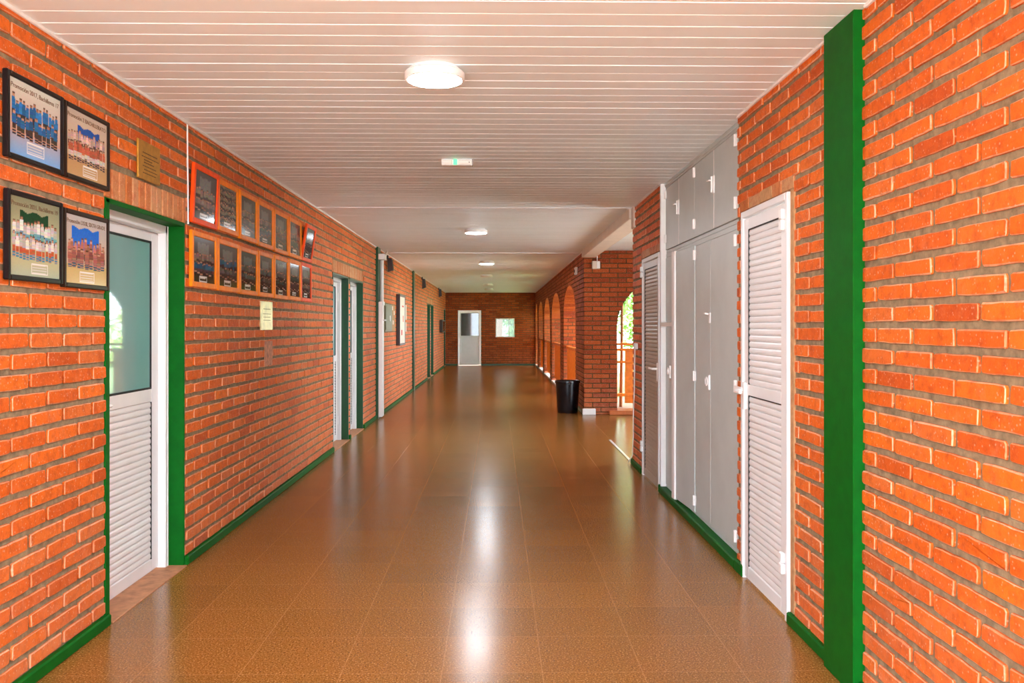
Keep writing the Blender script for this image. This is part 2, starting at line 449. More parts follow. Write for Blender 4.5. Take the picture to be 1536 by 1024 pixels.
RW[0][0].box(XR + .001, XR + .03, 4.062, 4.114, 0.0, 2.075, 0.004, mi=4)
for w, ya, yb3 in RW: struct('wall_right', w, WM)
struct('wall_right_back', MB().box(1.92, 2.05, 4.6, 7.8, -.12, ZT), MORTAR)

# ---- arcade wall beyond the recess
YB = 13.9
ARC = [(15.42, 18.2), (19.16, 22.1), (22.85, 25.6), (26.4, 28.95), (29.85, 31.32)]
SP, RI = 1.62, 0.60
TA = 0.30
w = MB(); prev = YB
for a, b in ARC:
    w.box(XR + REC, XR + TA, max(prev, YB + .02), a, -0.12, ZT, mi=0)
    arch_top(w, None, a, b, SP, RI, ZT, XR + REC, XR + TA, 'y', 0); prev = b
w.box(XR + REC, XR + TA, prev, YE, -0.12, ZT, mi=0)
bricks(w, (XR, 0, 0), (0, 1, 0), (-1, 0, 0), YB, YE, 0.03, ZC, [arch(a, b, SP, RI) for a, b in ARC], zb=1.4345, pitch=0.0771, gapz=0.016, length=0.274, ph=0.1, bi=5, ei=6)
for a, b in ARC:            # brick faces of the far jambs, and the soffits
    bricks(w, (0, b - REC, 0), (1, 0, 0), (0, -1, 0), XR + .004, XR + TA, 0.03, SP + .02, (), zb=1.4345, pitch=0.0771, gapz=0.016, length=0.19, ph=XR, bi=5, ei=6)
    n = 34; c, h = (a + b) / 2, (b - a) / 2
    for i in range(n):
        t0, t1 = PI * (i + .06) / n, PI * (i + .94) / n
        q = []
        for xx in (XR + .004, XR + TA - .004):
            for t in (t0, t1):
                for k in (0.0, 0.02):
                    q.append((xx, c - (h - .012 + k) * math.cos(t), SP + (RI - .012 + k) * math.sin(t)))
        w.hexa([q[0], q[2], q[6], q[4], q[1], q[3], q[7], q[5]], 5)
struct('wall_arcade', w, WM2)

struct('added_shade_eave', MB().box(XR + TA, 5.0, YB + .28, 24.0, 2.70, 2.80, .01).box(4.9, 5.0, YB + .28, 24.0, 2.30, 2.71, .01).box(XR + TA, 3.3, 24.0, YE + .25, 2.70, 2.80, .01).box(3.2, 3.3, 24.0, YE + .25, 2.2, 2.71, .01), CREAM)  # unseen eave and fascia, added to keep skylight off the arches
# ---- recess: back wall with the arch to the balcony, unseen outer wall with an arch added to let light in, front wall
XB = 4.3
BA = (1.935, 3.50); BS, BRI = 1.40, 0.78
w = MB()
w.box(XR + REC, BA[0], YB + REC, YB + .28, -0.12, ZT, mi=0); w.box(BA[1], XB, YB + REC, YB + .28, -0.12, ZT, mi=0)
arch_top(w, None, BA[0], BA[1], BS, BRI, ZT, YB + REC, YB + .28, 'x', 0)
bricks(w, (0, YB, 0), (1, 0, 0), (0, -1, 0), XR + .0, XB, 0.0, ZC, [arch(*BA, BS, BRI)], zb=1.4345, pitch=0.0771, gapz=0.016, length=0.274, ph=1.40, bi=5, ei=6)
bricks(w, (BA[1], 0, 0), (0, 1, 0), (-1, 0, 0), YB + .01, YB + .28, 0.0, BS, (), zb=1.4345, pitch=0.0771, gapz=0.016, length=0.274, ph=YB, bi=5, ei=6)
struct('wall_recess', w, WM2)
w = MB(); prev = YR
SA = [(9.35, 11.2)]
for a, b in SA:
    w.box(XB, XB + .28, prev, a, -0.12, ZT, mi=0); arch_top(w, None, a, b, 1.5, .7, ZT, XB, XB + .28, 'y', 0); prev = b
w.box(XB, XB + .28, prev, YB + .28, -.12, ZT, mi=0)
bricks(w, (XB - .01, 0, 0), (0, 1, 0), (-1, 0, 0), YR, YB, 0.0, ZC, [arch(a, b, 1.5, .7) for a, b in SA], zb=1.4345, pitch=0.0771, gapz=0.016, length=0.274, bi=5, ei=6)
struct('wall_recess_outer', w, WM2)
w = MB(); w.box(XR + .24, XB + .28, YR - .24, YR, -.12, ZT, mi=0)
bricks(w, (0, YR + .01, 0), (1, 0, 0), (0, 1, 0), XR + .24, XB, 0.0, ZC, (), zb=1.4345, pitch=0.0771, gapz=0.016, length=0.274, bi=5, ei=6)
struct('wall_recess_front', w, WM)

# ---- end wall
w = MB()
ED = (-1.41, -0.565, 1.995); EW = (-0.04, 0.645, 1.02, 1.70)
slab_x(w, YE + REC, YE + .25, XL - .24, XR + TA, -.12, ZT, [(ED[0], ED[1], -.5, ED[2]), EW], 0)
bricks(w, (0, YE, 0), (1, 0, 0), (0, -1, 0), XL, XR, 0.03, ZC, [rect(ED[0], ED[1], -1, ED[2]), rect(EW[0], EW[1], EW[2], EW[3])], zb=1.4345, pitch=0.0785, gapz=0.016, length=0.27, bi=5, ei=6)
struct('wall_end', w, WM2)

# ---- floor
f = MB()
f.box(XL - .24, XR + TA, -3.0, YE + .25, -.12, 0.0); f.box(XR + TA, XB + .28, YR - .24, YB + .3, -.12, 0.0)
struct('floor', f, FLOOR)

# ---- ceiling of narrow boards running across
cb = MB()
y = 0.6; pit = 0.132
k0 = int((Y0 - .4 - 4.03) / pit)
y = 4.03 + k0 * pit
while y < YE + .2:
    x1 = XB + .28 if YR - .1 < y < YB + .1 else XR + TA
    g = 0.0032
    ya, yb2 = y + g, y + pit - g
    z = ZC + R.uniform(-.0008, .0008)
    vs = []
    for x in (XL - .24, x1):
        vs += [(x, ya - g, z + .0035), (x, ya, z + .003), (x, ya + .0025, z), (x, yb2 - .0025, z), (x, yb2, z + .003), (x, yb2 + g, z + .0035)]
    cb.add(vs, [(i, i + 1, i + 7, i + 6) for i in range(5)])
    y += pit
cb.box(XL - .24, XR + TA, Y0 - .4, YE + .25, ZC + .02, ZC + .14)
cb.box(XR + TA, XB + .28, YR - .24, YB + .28, ZC + .02, ZC + .14)
cb.box(XL - .24, XR + TA, Y0 - .45, Y0 - .38, ZC - .02, ZC + .14)
struct('ceiling', cb, CEIL)

# ---- trims
def strip(name, mb, m): return struct(name, mb, m)
strip('trim_1', MB().box(XL - .004, XL + .012, Y0, YE, ZC - .012, ZC + .002, .003), PVC)
strip('trim_2', MB().box(XR - .012, XR + .004, Y0, 3.26, ZC - .012, ZC + .002, .003), PVC)
strip('trim_3', MB().box(XR - .012, XR + .004, 3.62, 5.0, ZC - .012, ZC + .002, .003), PVC)
strip('trim_4', MB().box(XR - .012, XR + .004, 7.40, 8.74, ZC - .012, ZC + .002, .003), PVC)
strip('trim_5', MB().box(XR - .012, XR + .004, YB, YE, ZC - .012, ZC + .002, .003), PVC)
strip('trim_6', MB().box(XL + .02, XR - .03, 8.86, 8.90, ZC - .010, ZC + .003, .004), PVC)
strip('trim_7', MB().box(XL + .02, XR - .03, 14.34, 14.40, ZC - .012, ZC + .003, .004), PVC)
bm_ = MB().box(1.365, 1.585, 8.92, YB + .01, 2.522, ZC + .01, .006)
bm_.box(1.388, 1.62, 8.765, 8.925, 2.42, ZC + .01, .006)
struct('beam', bm_, CREAM)
# baseboards, green
def base(name, x0, x1, y0, y1, m=GREEN, h=.055): return struct(name, MB().box(x0, x1, y0, y1, 0.0, h, .007), m)
BL = [(Y0, 4.155), (5.178, 9.82), (10.875, 10.962), (12.05, 13.29), (13.6, 19.0), (19.3, 23.09), (25.4, 30.38)]
for a, b in BL: base('baseboard_left', XL - .012, XL + .020, a, b)
base('baseboard_right', XR - .020, XR + .012, Y0, 3.30, h=.06)
base('baseboard_right', XR - .020, XR + .012, 3.60, 4.112, h=.06)
base('baseboard_right', XR - .020, XR + .012, 4.875, 5.03, h=.07)
base('baseboard_right', XR - .020, XR + .012, 7.36, 7.40, h=.07)
base('baseboard_right', XR - .020, XR + .012, 8.30, 8.93, h=.06)
base('baseboard_right', XR - .020, XR + .012, 14.05, 15.4, DKGREEN)
for (a0, b0), (a1, b1) in zip(ARC, ARC[1:]): base('baseboard_right', XR - .020, XR + .012, b0, a1, DKGREEN)
struct('baseboard_end', MB().box(XL, ED[0], YE - .02, YE + .01, 0, .06, .006), DKGREEN)
struct('baseboard_end', MB().box(ED[1], XR, YE - .02, YE + .01, 0, .06, .006), DKGREEN)
# green pillars in the walls
def pillar(x0, x1, y0, y1): return struct('pillar', MB().box(x0, x1, y0, y1, 0.0, ZC, .004), GREEN if y0 < 9 else DKGREEN)
pillar(XR - .034, XR + .05, 3.298, 3.600)
pillar(XL - .05, XL + .034, 13.29, 13.60)
pillar(XL - .05, XL + .034, 19.0, 19.30)
# sills of the arcade
for a, b in ARC: struct('sill', MB().box(XR - .01, XR + TA + .05, a, b, -.02, .045, .006), CONC)
struct('sill', MB().box(1.80, 3.60, YB - .09, YB + .36, 0.0, .068, .008), simple('terracotta step', (0.52, 0.14, 0.03), .5, .15, 14))
struct('trim_8', MB().box(1.395, 1.425, 9.13, 10.78, 0.0, .006, .002), simple('bright metal strip', (0.85, 0.85, 0.84), .25, .03, metal=.3))

# ------------------------------------------------------------------ doors on the left wall
def louver(mb, x0, dx, y0, y1, z0, z1, n, sx):
    """horizontal louvre slats, each tilted; x0 face plane, sx outward direction (+1/-1)"""
    p = (z1 - z0) / n
    for i in range(n):
        a = z0 + i * p
        prof = [(-.006, 0.0), (.000, .06), (.0030, .35), (.0022, .70), (-.001, .95), (-.006, .995)]
        vs = [(x0 + sx * d, y, a + p * t) for y in (y0, y1) for d, t in prof]
        k = len(prof)
        mb.add(vs, [(j, j + 1, j + 1 + k, j + k) for j in range(k - 1)] + [tuple(range(k)), tuple(range(2 * k - 1, k - 1, -1))])
    return mb
DLAB = [('white half glazed door in a green reveal beside the black framed photos', 'door'),
        ('narrow looking white door in a green reveal, nearer of the pair beyond the orange frames', 'door'),
        ('white door in a green reveal, second of the pair beside the white wall pipe', 'door'),
        ('dark green door reveal far down the left wall, nearer of its pair', 'door'),
        ('dark green door reveal far down the left wall, farther of its pair', 'door'),
        ('dark door in the far left corner beside the end wall', 'door')]
def left_door(i, a, b):
    d = thing('door_%d' % (i + 1), (XL, (a + b) / 2, 0), DLAB[i][0], DLAB[i][1], kind='structure')
    rv = .098; g = GREEN if i < 1 else DKGREEN
    m = MB()
    m.box(XL - .003, XL - rv, a - .002, a + .045, 0, HD - .0, .003)            # near reveal edge
    m.box(XL - .001, XL - rv, b - .012, b + .004, 0, HD - .0, .003)            # far reveal
    m.box(XL - .003, XL - rv, a, b, HD - .022, HD + .003, .003)                # head
    obj('reveal', m, g, d)
    fa, fb, fz = a + .045, b - .012, HD - .022
    m = MB()
    for u0, u1 in ((fa, fa + .045), (fb - .045, fb)):
        m.box(XL - rv + .006, XL - rv - .085, u0, u1, 0, fz, .004)
    m.box(XL - rv + .006, XL - rv - .085, fa, fb, fz - .045, fz, .004)
    m.box(XL - rv + .009, XL - rv - .01, fb - .016, fb - .006, 0, fz, .002)
    obj('frame', m, WHITE, d)
    la, lb, lz = fa + .047, fb - .047, fz - .047; xf = XL - rv - .036
    gl = (la + .085, lb - .098, 1.062, 1.905); lv = (la + .085, lb - .098, .082, .985)
    m = MB()
    m.box(xf, xf - .04, la, la + .085, .012, lz, .004); m.box(xf, xf - .04, lb - .098, lb, .012, lz, .004)
    for z0, z1 in ((.012, .082), (.985, 1.062), (1.905, lz)): m.box(xf, xf - .04, la + .083, lb - .096, z0, z1, .004)
    leaf = obj('door_leaf', m, WHITE, d)
    louver(m2 := MB(), xf - .006, .007, lv[0], lv[1], lv[2], lv[3], 26, 1)
    m2.box(xf - .03, xf - .036, lv[0], lv[1], lv[2], lv[3])
    obj('louver_panel', m2, WHITE, leaf)
    m = MB(); t = .008
    for q in ((gl[0] - t, gl[0] + t / 3, gl[2], gl[3]), (gl[1] - t / 3, gl[1] + t, gl[2], gl[3])): m.box(xf - .001, xf - .012, *q)
    for q in ((gl[0], gl[1], gl[2] - t / 3, gl[2] + t), (gl[0], gl[1], gl[3] - t, gl[3] + t / 3)): m.box(xf - .001, xf - .012, *q)
    m.box(xf + .0005, xf - .012, lv[1] - .004, lv[1] + .002, lv[2], lv[3])
    obj('rubber_seal', m, RUBBER, leaf)
    obj('glass_pane', MB().box(xf - .010, xf - .016, gl[0], gl[1], gl[2], gl[3]), TEAL, leaf)
    h = MB(); hz = 1.02
    h.box(xf - .001, xf + .008, la + .02, la + .055, hz - .09, hz + .09, .003)
    h.tube([(xf + .004, la + .037, hz), (xf + .045, la + .037, hz), (xf + .05, la + .05, hz), (xf + .05, la + .15, hz)], .009)
    obj('door_handle', h, STEEL, leaf, True)
    h = MB()
    for z in (.25, 1.78): h.tube([(xf + .008, lb + .006, z - .05), (xf + .008, lb + .006, z + .05)], .008)
    obj('hinge', h, STEEL, leaf, True)
    obj('threshold', MB().box(XL + .015, XL - .24, a + .04, b - .005, -.01, .006, .003), simple('worn terracotta threshold', (0.44, 0.20, 0.095), .7, .25, 18) if i == 0 else MATS['worn terracotta threshold'], d)
for i, (a, b) in enumerate(DL): left_door(i, a, b)

# end wall door
d = thing('door_7', ((ED[0] + ED[1]) / 2, YE, 0), 'white half glazed door in the brick end wall of the corridor', 'door', kind='structure')
m = MB(); t = .045
m.box(ED[0], ED[0] + t, YE - .012, YE + .09, 0, ED[2], .004); m.box(ED[1] - t, ED[1], YE - .012, YE + .09, 0, ED[2], .004); m.box(ED[0] + t, ED[1] - t, YE - .012, YE + .09, ED[2] - t, ED[2], .004)
obj('frame', m, WHITE, d)
gx0, gx1, gz0, gz1 = -1.30, -.66, 1.075, 1.885
m = MB(); a, b = ED[0] + t + .003, ED[1] - t - .003
m.box(a, gx0, YE + .01, YE + .05, .01, ED[2] - t - .003, .003); m.box(gx1, b, YE + .01, YE + .05, .01, ED[2] - t - .003, .003)
m.box(gx0, gx1, YE + .01, YE + .05, .01, .10, .003); m.box(gx0, gx1, YE + .01, YE + .05, 1.0, gz0, .003); m.box(gx0, gx1, YE + .01, YE + .05, gz1, ED[2] - t - .003, .003)
m.box(gx0, gx1, YE + .02, YE + .04, .10, 1.0)
leaf = obj('door_leaf', m, WHITE, d)
obj('glass_pane', MB().box(gx0, gx1, YE + .024, YE + .03, gz0, gz1), DARKG, leaf)
h = MB(); h.box(a + .015, a + .05, YE + .002, YE + .012, .93, 1.1, .003); h.tube([(a + .03, YE + .008, 1.02), (a + .03, YE - .04, 1.02), (a + .14, YE - .045, 1.02)], .01)
obj('door_handle', h, STEEL, leaf, True)
# end wall window
wd = thing('window_1', ((EW[0] + EW[1]) / 2, YE, EW[2]), 'small square window with bright daylight in the brick end wall', 'window', kind='structure')
m = MB(); t = .03
m.box(EW[0], EW[0] + t, YE - .005, YE + .06, EW[2], EW[3], .003); m.box(EW[1] - t, EW[1], YE - .005, YE + .06, EW[2], EW[3], .003)
m.box(EW[0] + t, EW[1] - t, YE - .005, YE + .06, EW[2], EW[2] + t, .003); m.box(EW[0] + t, EW[1] - t, YE - .005, YE + .06, EW[3] - t, EW[3], .003)
m.box(.435, .455, YE + .01, YE + .05, EW[2] + t, EW[3] - t, .003)
obj('window_frame', m, WHITE, wd)
obj('glass_pane', MB().box(EW[0] + t, EW[1] - t, YE + .028, YE + .033, EW[2] + t, EW[3] - t), GLASS, wd)

# ------------------------------------------------------------------ louvred doors on the right wall
TAUPE = simple('taupe enamel', (0.40, 0.34, 0.285), 0.3, 0.05, 6, 0.5)
def right_door(n, a, b, top, panels, label, hinge_near, LM=WHITE):
    d = thing('door_%d' % n, (XR, (a + b) / 2, 0), label, 'door', kind='structure')
    m = MB(); t = .038
    m.box(XR - .012, XR + .08, a, a + t, 0, top, .004); m.box(XR - .012, XR + .08, b - t, b, 0, top, .004); m.box(XR - .012, XR + .08, a + t, b - t, top - t, top, .004)
    obj('frame', m, WHITE, d)
    la, lb, lz = a + t + .004, b - t - .004, top - t - .006; xf = XR - .002
    pa, pb = la + .078, lb - .078
    m = MB(); m.box(xf, xf + .04, la, pa, .012, lz, .004); m.box(xf, xf + .04, pb, lb, .012, lz, .004)
    zs = [.012] + [z for p in panels for z in p] + [lz]
    for z0, z1 in zip(zs[::2], zs[1::2]): m.box(xf, xf + .04, pa - .002, pb + .002, z0, z1, .004)
    leaf = obj('door_leaf', m, LM, d)
    for z0, z1 in panels:
        l = MB(); louver(l, xf + .006, .007, pa, pb, z0, z1, round((z1 - z0) / .0345), -1); l.box(xf + .03, xf + .036, pa, pb, z0, z1)
        obj('louver_panel', l, LM, leaf)
    m = MB()
    for z0, z1 in panels:
        m.box(xf - .0005, xf + .012, pb - .002, pb + .004, z0, z1); m.box(xf - .0005, xf + .012, pa, pb, z1 - .002, z1 + .004)
    obj('rubber_seal', m, RUBBER, leaf)
    hy = (la + .012) if hinge_near else (lb + .02)
    for z in (.275, 1.935):
        h = MB(); h.box(XR - .030, XR - .010, hy - .022, hy + .022, z - .052, z - .001, .005); h.box(XR - .030, XR - .010, hy - .022, hy + .022, z + .001, z + .052, .005)
        obj('hinge', h, STEEL, leaf)
    return d, leaf, la, lb
d, leaf, la, lb = right_door(8, DR1[0] + .005, DR1[1] - .005, DR1[2] - .005, [(.085, 1.033), (1.096, 1.955)], 'white louvred door with two panels beside the tall green pillar', True)
h = MB(); h.box(XR - .020, XR - .002, lb - .05, lb + .0, .955, 1.105, .004)
h.tube([(XR - .012, lb - .025, 1.06), (XR - .055, lb - .025, 1.06), (XR - .06, lb - .04, 1.06), (XR - .06, lb - .12, 1.055)], .009)
h.box(XR - .024, XR - .012, lb - .02, lb + .145, 1.035, 1.075, .003)
obj('door_lock', h, STEEL, leaf)
d, leaf, la, lb = right_door(9, DR2[0] + .01, DR2[1] - .01, DR2[2] - .008, [(.085, 1.95)], 'taupe louvred door in a white frame between the grey cupboards and the wall corner', False, TAUPE)
h = MB(); h.box(XR - .014, XR - .002, la + .01, la + .055, .94, 1.10, .004)
h.tube([(XR - .01, la + .03, 1.05), (XR - .055, la + .03, 1.05), (XR - .06, la + .05, 1.05), (XR - .06, la + .15, 1.05)], .010)
obj('door_handle', h, STEEL, leaf, True)

# ------------------------------------------------------------------ grey built-in cupboards
CX = 1.437            # face of the doors
CN, CF = 5.036, 7.354
def cup_door(name, y0, y1, z0, z1, root, hinge_y=None, hinge_z=(), ajar=0):
    m = MB().box(CX, CX + .022, y0 + .002, y1 - .002, z0, z1, .003)
    dr = obj(name, m, GREY, root)
    for z in hinge_z:
        h = MB(); h.tube([(CX - .008, hinge_y, z - .036), (CX - .008, hinge_y, z + .036)], .009); h.box(CX - .004, CX + .002, hinge_y - .022, hinge_y + .022, z - .034, z + .034, .002)
        obj('hinge', h, STEEL, dr)
    return dr
up = thing('upper_cupboard', (CX, 6.2, 2.05), 'upper row of four short grey cupboard doors under the ceiling', 'cupboard')
m = MB(); m.box(CX - .003, CX + .05, CN, CF, 2.590, ZC - .002, .003); m.box(CX + .006, CX + .05, CN, CF, 2.035, 2.062, .003)
m.box(CX + .03, CX + .45, CN, CF, 2.062, 2.59)
m.box(CX - .010, CX + .03, CN, CF, 2.606, ZC - .002, .003)
obj('carcass', m, GREY, up)
U = [5.10, 5.714, 6.27, 6.82, 7.352]
hz = (2.16, 2.535)
cup_door('door', U[0], U[1], 2.066, 2.588, up, 5.176, hz)
c2 = cup_door('door', U[1], U[2], 2.066, 2.588, up)
cup_door('door', U[2], U[3], 2.066, 2.588, up, 6.27, hz)
cup_door('door', U[3], U[4], 2.066, 2.588, up, 7.335, hz)
for y in (U[1], U[3]): tag(obj('edge_strip', MB().box(CX - .0015, CX + .004, y - .007, y + .007, 2.068, 2.586, .001), PVC, c2), 'pale edge strip')
for y in (U[1], U[3]):
    h = MB(); h.box(CX - .010, CX + .001, y - .022, y + .022, 2.30, 2.415, .003); h.tube([(CX - .016, y, 2.305), (CX - .016, y, 2.41)], .006)
    h.tube([(CX - .016, y, 2.385), (CX - .03, y, 2.385), (CX - .032, y + .05, 2.388)], .006)
    obj('bolt', h, STEEL, up, True)
lo = thing('lower_cupboard', (CX, 6.2, 0), 'tall grey full height cupboard with four doors and ring keys', 'cupboard')
m = MB(); m.box(CX + .026, CX + .45, CN, CF, .06, 2.034)
m.box(CX + .004, CX + .03, CN, CF, 2.0, 2.034, .003); m.box(CX + .004, CX + .03, CN, CF, .055, .075, .003)
obj('carcass', m, GREY, lo)
obj('plinth', MB().box(1.382, CX + .03, 5.03, 7.358, 0, .058, .007), GREEN, lo)
Lo = [5.10, 5.80, 6.25, 6.80, 7.352]
hl = (.16, 1.06, 1.935)
cup_door('door', Lo[0], Lo[1], .078, 1.998, lo, 5.176, hl)
cup_door('door', Lo[1], Lo[2], .078, 1.998, lo)
# third leaf stands slightly ajar
ang = math.radians(3.6); wd3 = .58
m = MB().box(-.0, .022, 0, wd3, .07, 2.004, .004)
M = Matrix.Translation((CX - .004, 6.255, 0)) @ Matrix.Rotation(ang, 4, 'Z')
dr = obj('door', m.xf(M), GREY, lo)
es = MB().box(-.014, .024, wd3 - .075, wd3 + .004, .06, 2.012, .007).xf(M)
tag(obj('edge_strip', es, PVC, dr), 'white edge strip')
for z in hl:
    h = MB(); h.tube([(CX - .010, 6.25, z - .036), (CX - .010, 6.25, z + .036)], .009); h.box(CX - .004, CX + .002, 6.228, 6.27, z - .034, z + .034, .002)
    obj('hinge', h, STEEL, dr)
cup_door('door', Lo[3] + .03, Lo[4], .078, 1.998, lo)
# end jamb, plastered white
struct('trim_9', MB().box(XR - .006, CX + .03, CF - .008, CF + .034, .055, 2.632, .003), PVC)
h = MB(); h.box(CX - .008, CX + .001, 5.795, 5.83, 1.44, 1.51, .003); h.tube([(CX - .012, 5.81, 1.50), (CX - .03, 5.81, 1.505), (CX - .03, 5.86, 1.505)], .007)
obj('bolt', h, STEEL, lo, True)
def ring(y, x, z, r=.028):
    h = MB(); h.tube([(x - .014, y + r * math.cos(a), z + r * math.sin(a)) for a in [2 * PI * k / 18 for k in range(19)]], .005)
    h.box(x - .012, x + .002, y - .05, y - .03, z - .055, z + .045, .003); return h
obj('ring_key', ring(5.86, CX, 1.045), STEEL, lo, True)
obj('ring_key', ring(6.93, CX - .05, 1.06, .024), STEEL, lo, True)
h = MB(); h.box(CX - .05, CX - .036, 6.80, 6.86, 1.41, 1.46, .003); h.box(CX - .046, CX - .038, 6.86, 7.33, 1.418, 1.452, .003); h.box(CX - .046, CX + .01, 7.31, 7.345, 1.41, 1.46, .003)
obj('hasp', h, STEEL, lo)

# ------------------------------------------------------------------ framed photographs
def lerp(a, b, t): return tuple(x + (y - x) * t for x, y in zip(a, b))
def paint(nx, ny, spec, rnd):
    """a blurry class photograph as a small colour grid"""
    img = [[None] * nx for _ in range(ny)]
    def put(x, y, c):
        if 0 <= x < nx and 0 <= y < ny: img[y][x] = c
    for j in range(ny):
        v = j / (ny - 1)
        for i in range(nx):
            c = lerp(spec['ground'], spec['ground2'], min(1, (spec['hz'] - v) / spec['hz'])) if v < spec['hz'] else lerp(spec['wall'], spec['sky'], (v - spec['hz']) / (1 - spec['hz']))
            img[j][i] = tuple(x * rnd.uniform(.94, 1.06) for x in c)
    if spec.get('flag'):
        x0, x1, y0, y1, col = spec['flag']
        for j in range(int(y0 * ny), int(y1 * ny)):
            for i in range(int(x0 * nx), int(x1 * nx)):
                sag = (.5 - abs((i / nx - x0) / (x1 - x0) * 2 % 1 - .5)) * .10 * ny
                if j < y1 * ny - sag: put(i, j, tuple(x * rnd.uniform(.8, 1.2) for x in col))
    for (yb, hgt, n, top, bot, legs) in spec['rows']:
        wpx = nx * .88 / n
        for k in range(n):
            cx = nx * .06 + (k + .5) * wpx; b0 = yb * ny + rnd.uniform(-1, 1); H = hgt * ny * rnd.uniform(.86, 1.08); sh = rnd.uniform(.6, 1.25); cx += rnd.uniform(-.15, .15) * wpx
            skin = lerp((.30, .13, .07), (.55, .30, .20), rnd.random())
            for j in range(int(b0), int(b0 + H) + 1):
                t = (j - b0) / H
                if t > .86: c, hw = (lerp(skin, (.02, .015, .01), .8 if t > .95 else 0)), .26
                elif t > .44: c, hw = tuple(x * sh * rnd.uniform(.75, 1.2) for x in top), .34 + .1 * min(1, (.86 - t) * 6)
                elif t > .20: c, hw = tuple(x * rnd.uniform(.7, 1.2) for x in bot), .38
                else: c, hw = (legs if (k + j) % 3 else skin), .36
                for i in range(int(cx - hw * wpx), int(cx + hw * wpx) + 1): put(i, j, c)
    if spec.get('box'):
        x0, x1, y0, y1 = spec['box']
        a, b, c, d = int(x0 * nx), int(x1 * nx), int(y0 * ny), int(y1 * ny)
        for j in range(c, d + 1):
            for i in range(a, b + 1):
                if i in (a, b) or j in (c, d): put(i, j, (.78, .74, .68))
                elif (d - j) % 3 == 1 and a + 1 < i < b - 1 - rnd.randint(0, 3): put(i, j, (.62, .58, .52))
    return img
def photo_mesh(name, W, H, spec, seed, parent, nx, x):
    rnd = random.Random(seed); ny = max(8, round(nx * H / W))
    img = paint(nx, ny, spec, rnd)
    me = bpy.data.meshes.new(name)
    vs = [(x, -W / 2 + W * i / (nx - 1), -H / 2 + H * j / (ny - 1)) for j in range(ny) for i in range(nx)]
    n0 = len(vs)
    fs = [(j * nx + i, j * nx + i + 1, (j + 1) * nx + i + 1, (j + 1) * nx + i) for j in range(ny - 1) for i in range(nx - 1)]
    vs += [(x - .003, s1 * W / 2, s2 * H / 2) for s1, s2 in ((-1, -1), (1, -1), (1, 1), (-1, 1))]
    c = [0, nx - 1, ny * nx - 1, (ny - 1) * nx]
    fs += [(n0 + 3, n0 + 2, n0 + 1, n0)] + [(n0 + a, n0 + (a + 1) % 4, c[(a + 1) % 4], c[a]) for a in range(4)]
    me.from_pydata(vs, [], fs)
    at = me.color_attributes.new('print', 'FLOAT_COLOR', 'POINT')
    flat = []
    for j in range(ny):
        for i in range(nx): flat += [*img[j][i], 1.0]
    flat += [.5, .45, .4, 1] * 4
    at.data.foreach_set('color', flat)
    me.materials.append(PRINT)
    o = bpy.data.objects.new(name, me); COL.objects.link(o); o.parent = parent; return o
def text(name, s, size, y, z, x, m, parent, width=None):
    cu = bpy.data.curves.new(name, 'FONT'); cu.body = s; cu.size = size; cu.align_x = 'CENTER'; cu.extrude = .0004
    cu.materials.append(m)
    t = bpy.data.objects.new('tmp', cu); COL.objects.link(t); bpy.context.view_layer.update()
    me = bpy.data.meshes.new_from_object(t.evaluated_get(bpy.context.evaluated_depsgraph_get()))
    bpy.data.objects.remove(t); me.name = name
    w0 = max(v.co.x for v in me.vertices) - min(v.co.x for v in me.vertices); k = width / w0 if width else 1
    me.transform(Matrix.Translation((x, y, z)) @ Matrix.Rotation(PI / 2, 4, 'Z') @ Matrix.Rotation(PI / 2, 4, 'X') @ Matrix.Diagonal((k, 1, 1, 1)))
    o = bpy.data.objects.new(name, me); COL.objects.link(o); o.parent = parent
    return o
def framed(name, y0, y1, z0, z1, bar, fm, spec, seed, label, group, nx, title=None, lean=0.0, glossy=None, depth=.022):
    W, H = y1 - y0, z1 - z0
    root = thing(name, (XL + .001, (y0 + y1) / 2, (z0 + z1) / 2), label, 'picture', group)
    OFF[root.name] = (0, 0, 0)
    m = MB()
    m.box(0, depth, -W / 2, -W / 2 + bar, -H / 2, H / 2, .004); m.box(0, depth, W / 2 - bar, W / 2, -H / 2, H / 2, .004)
    m.box(0, depth, -W / 2 + bar, W / 2 - bar, -H / 2, -H / 2 + bar, .004); m.box(0, depth, -W / 2 + bar, W / 2 - bar, H / 2 - bar, H / 2, .004)
    obj('frame', m, fm, root)
    photo_mesh('photo_print', W - 2 * bar + .004, H - 2 * bar + .004, spec, seed, root, nx, depth - .008)
    if title:
        text('title', title, .026, 0, H / 2 - bar - .036, depth - .0075, ENGR, root, width=(W - 2 * bar) * .92)
    if lean:
        root.location.x += H / 2 * math.sin(lean) + .001
        root.rotation_euler = (0, lean, 0)
    return root
S = dict
flag = (0.01, 0.07, 0.32)
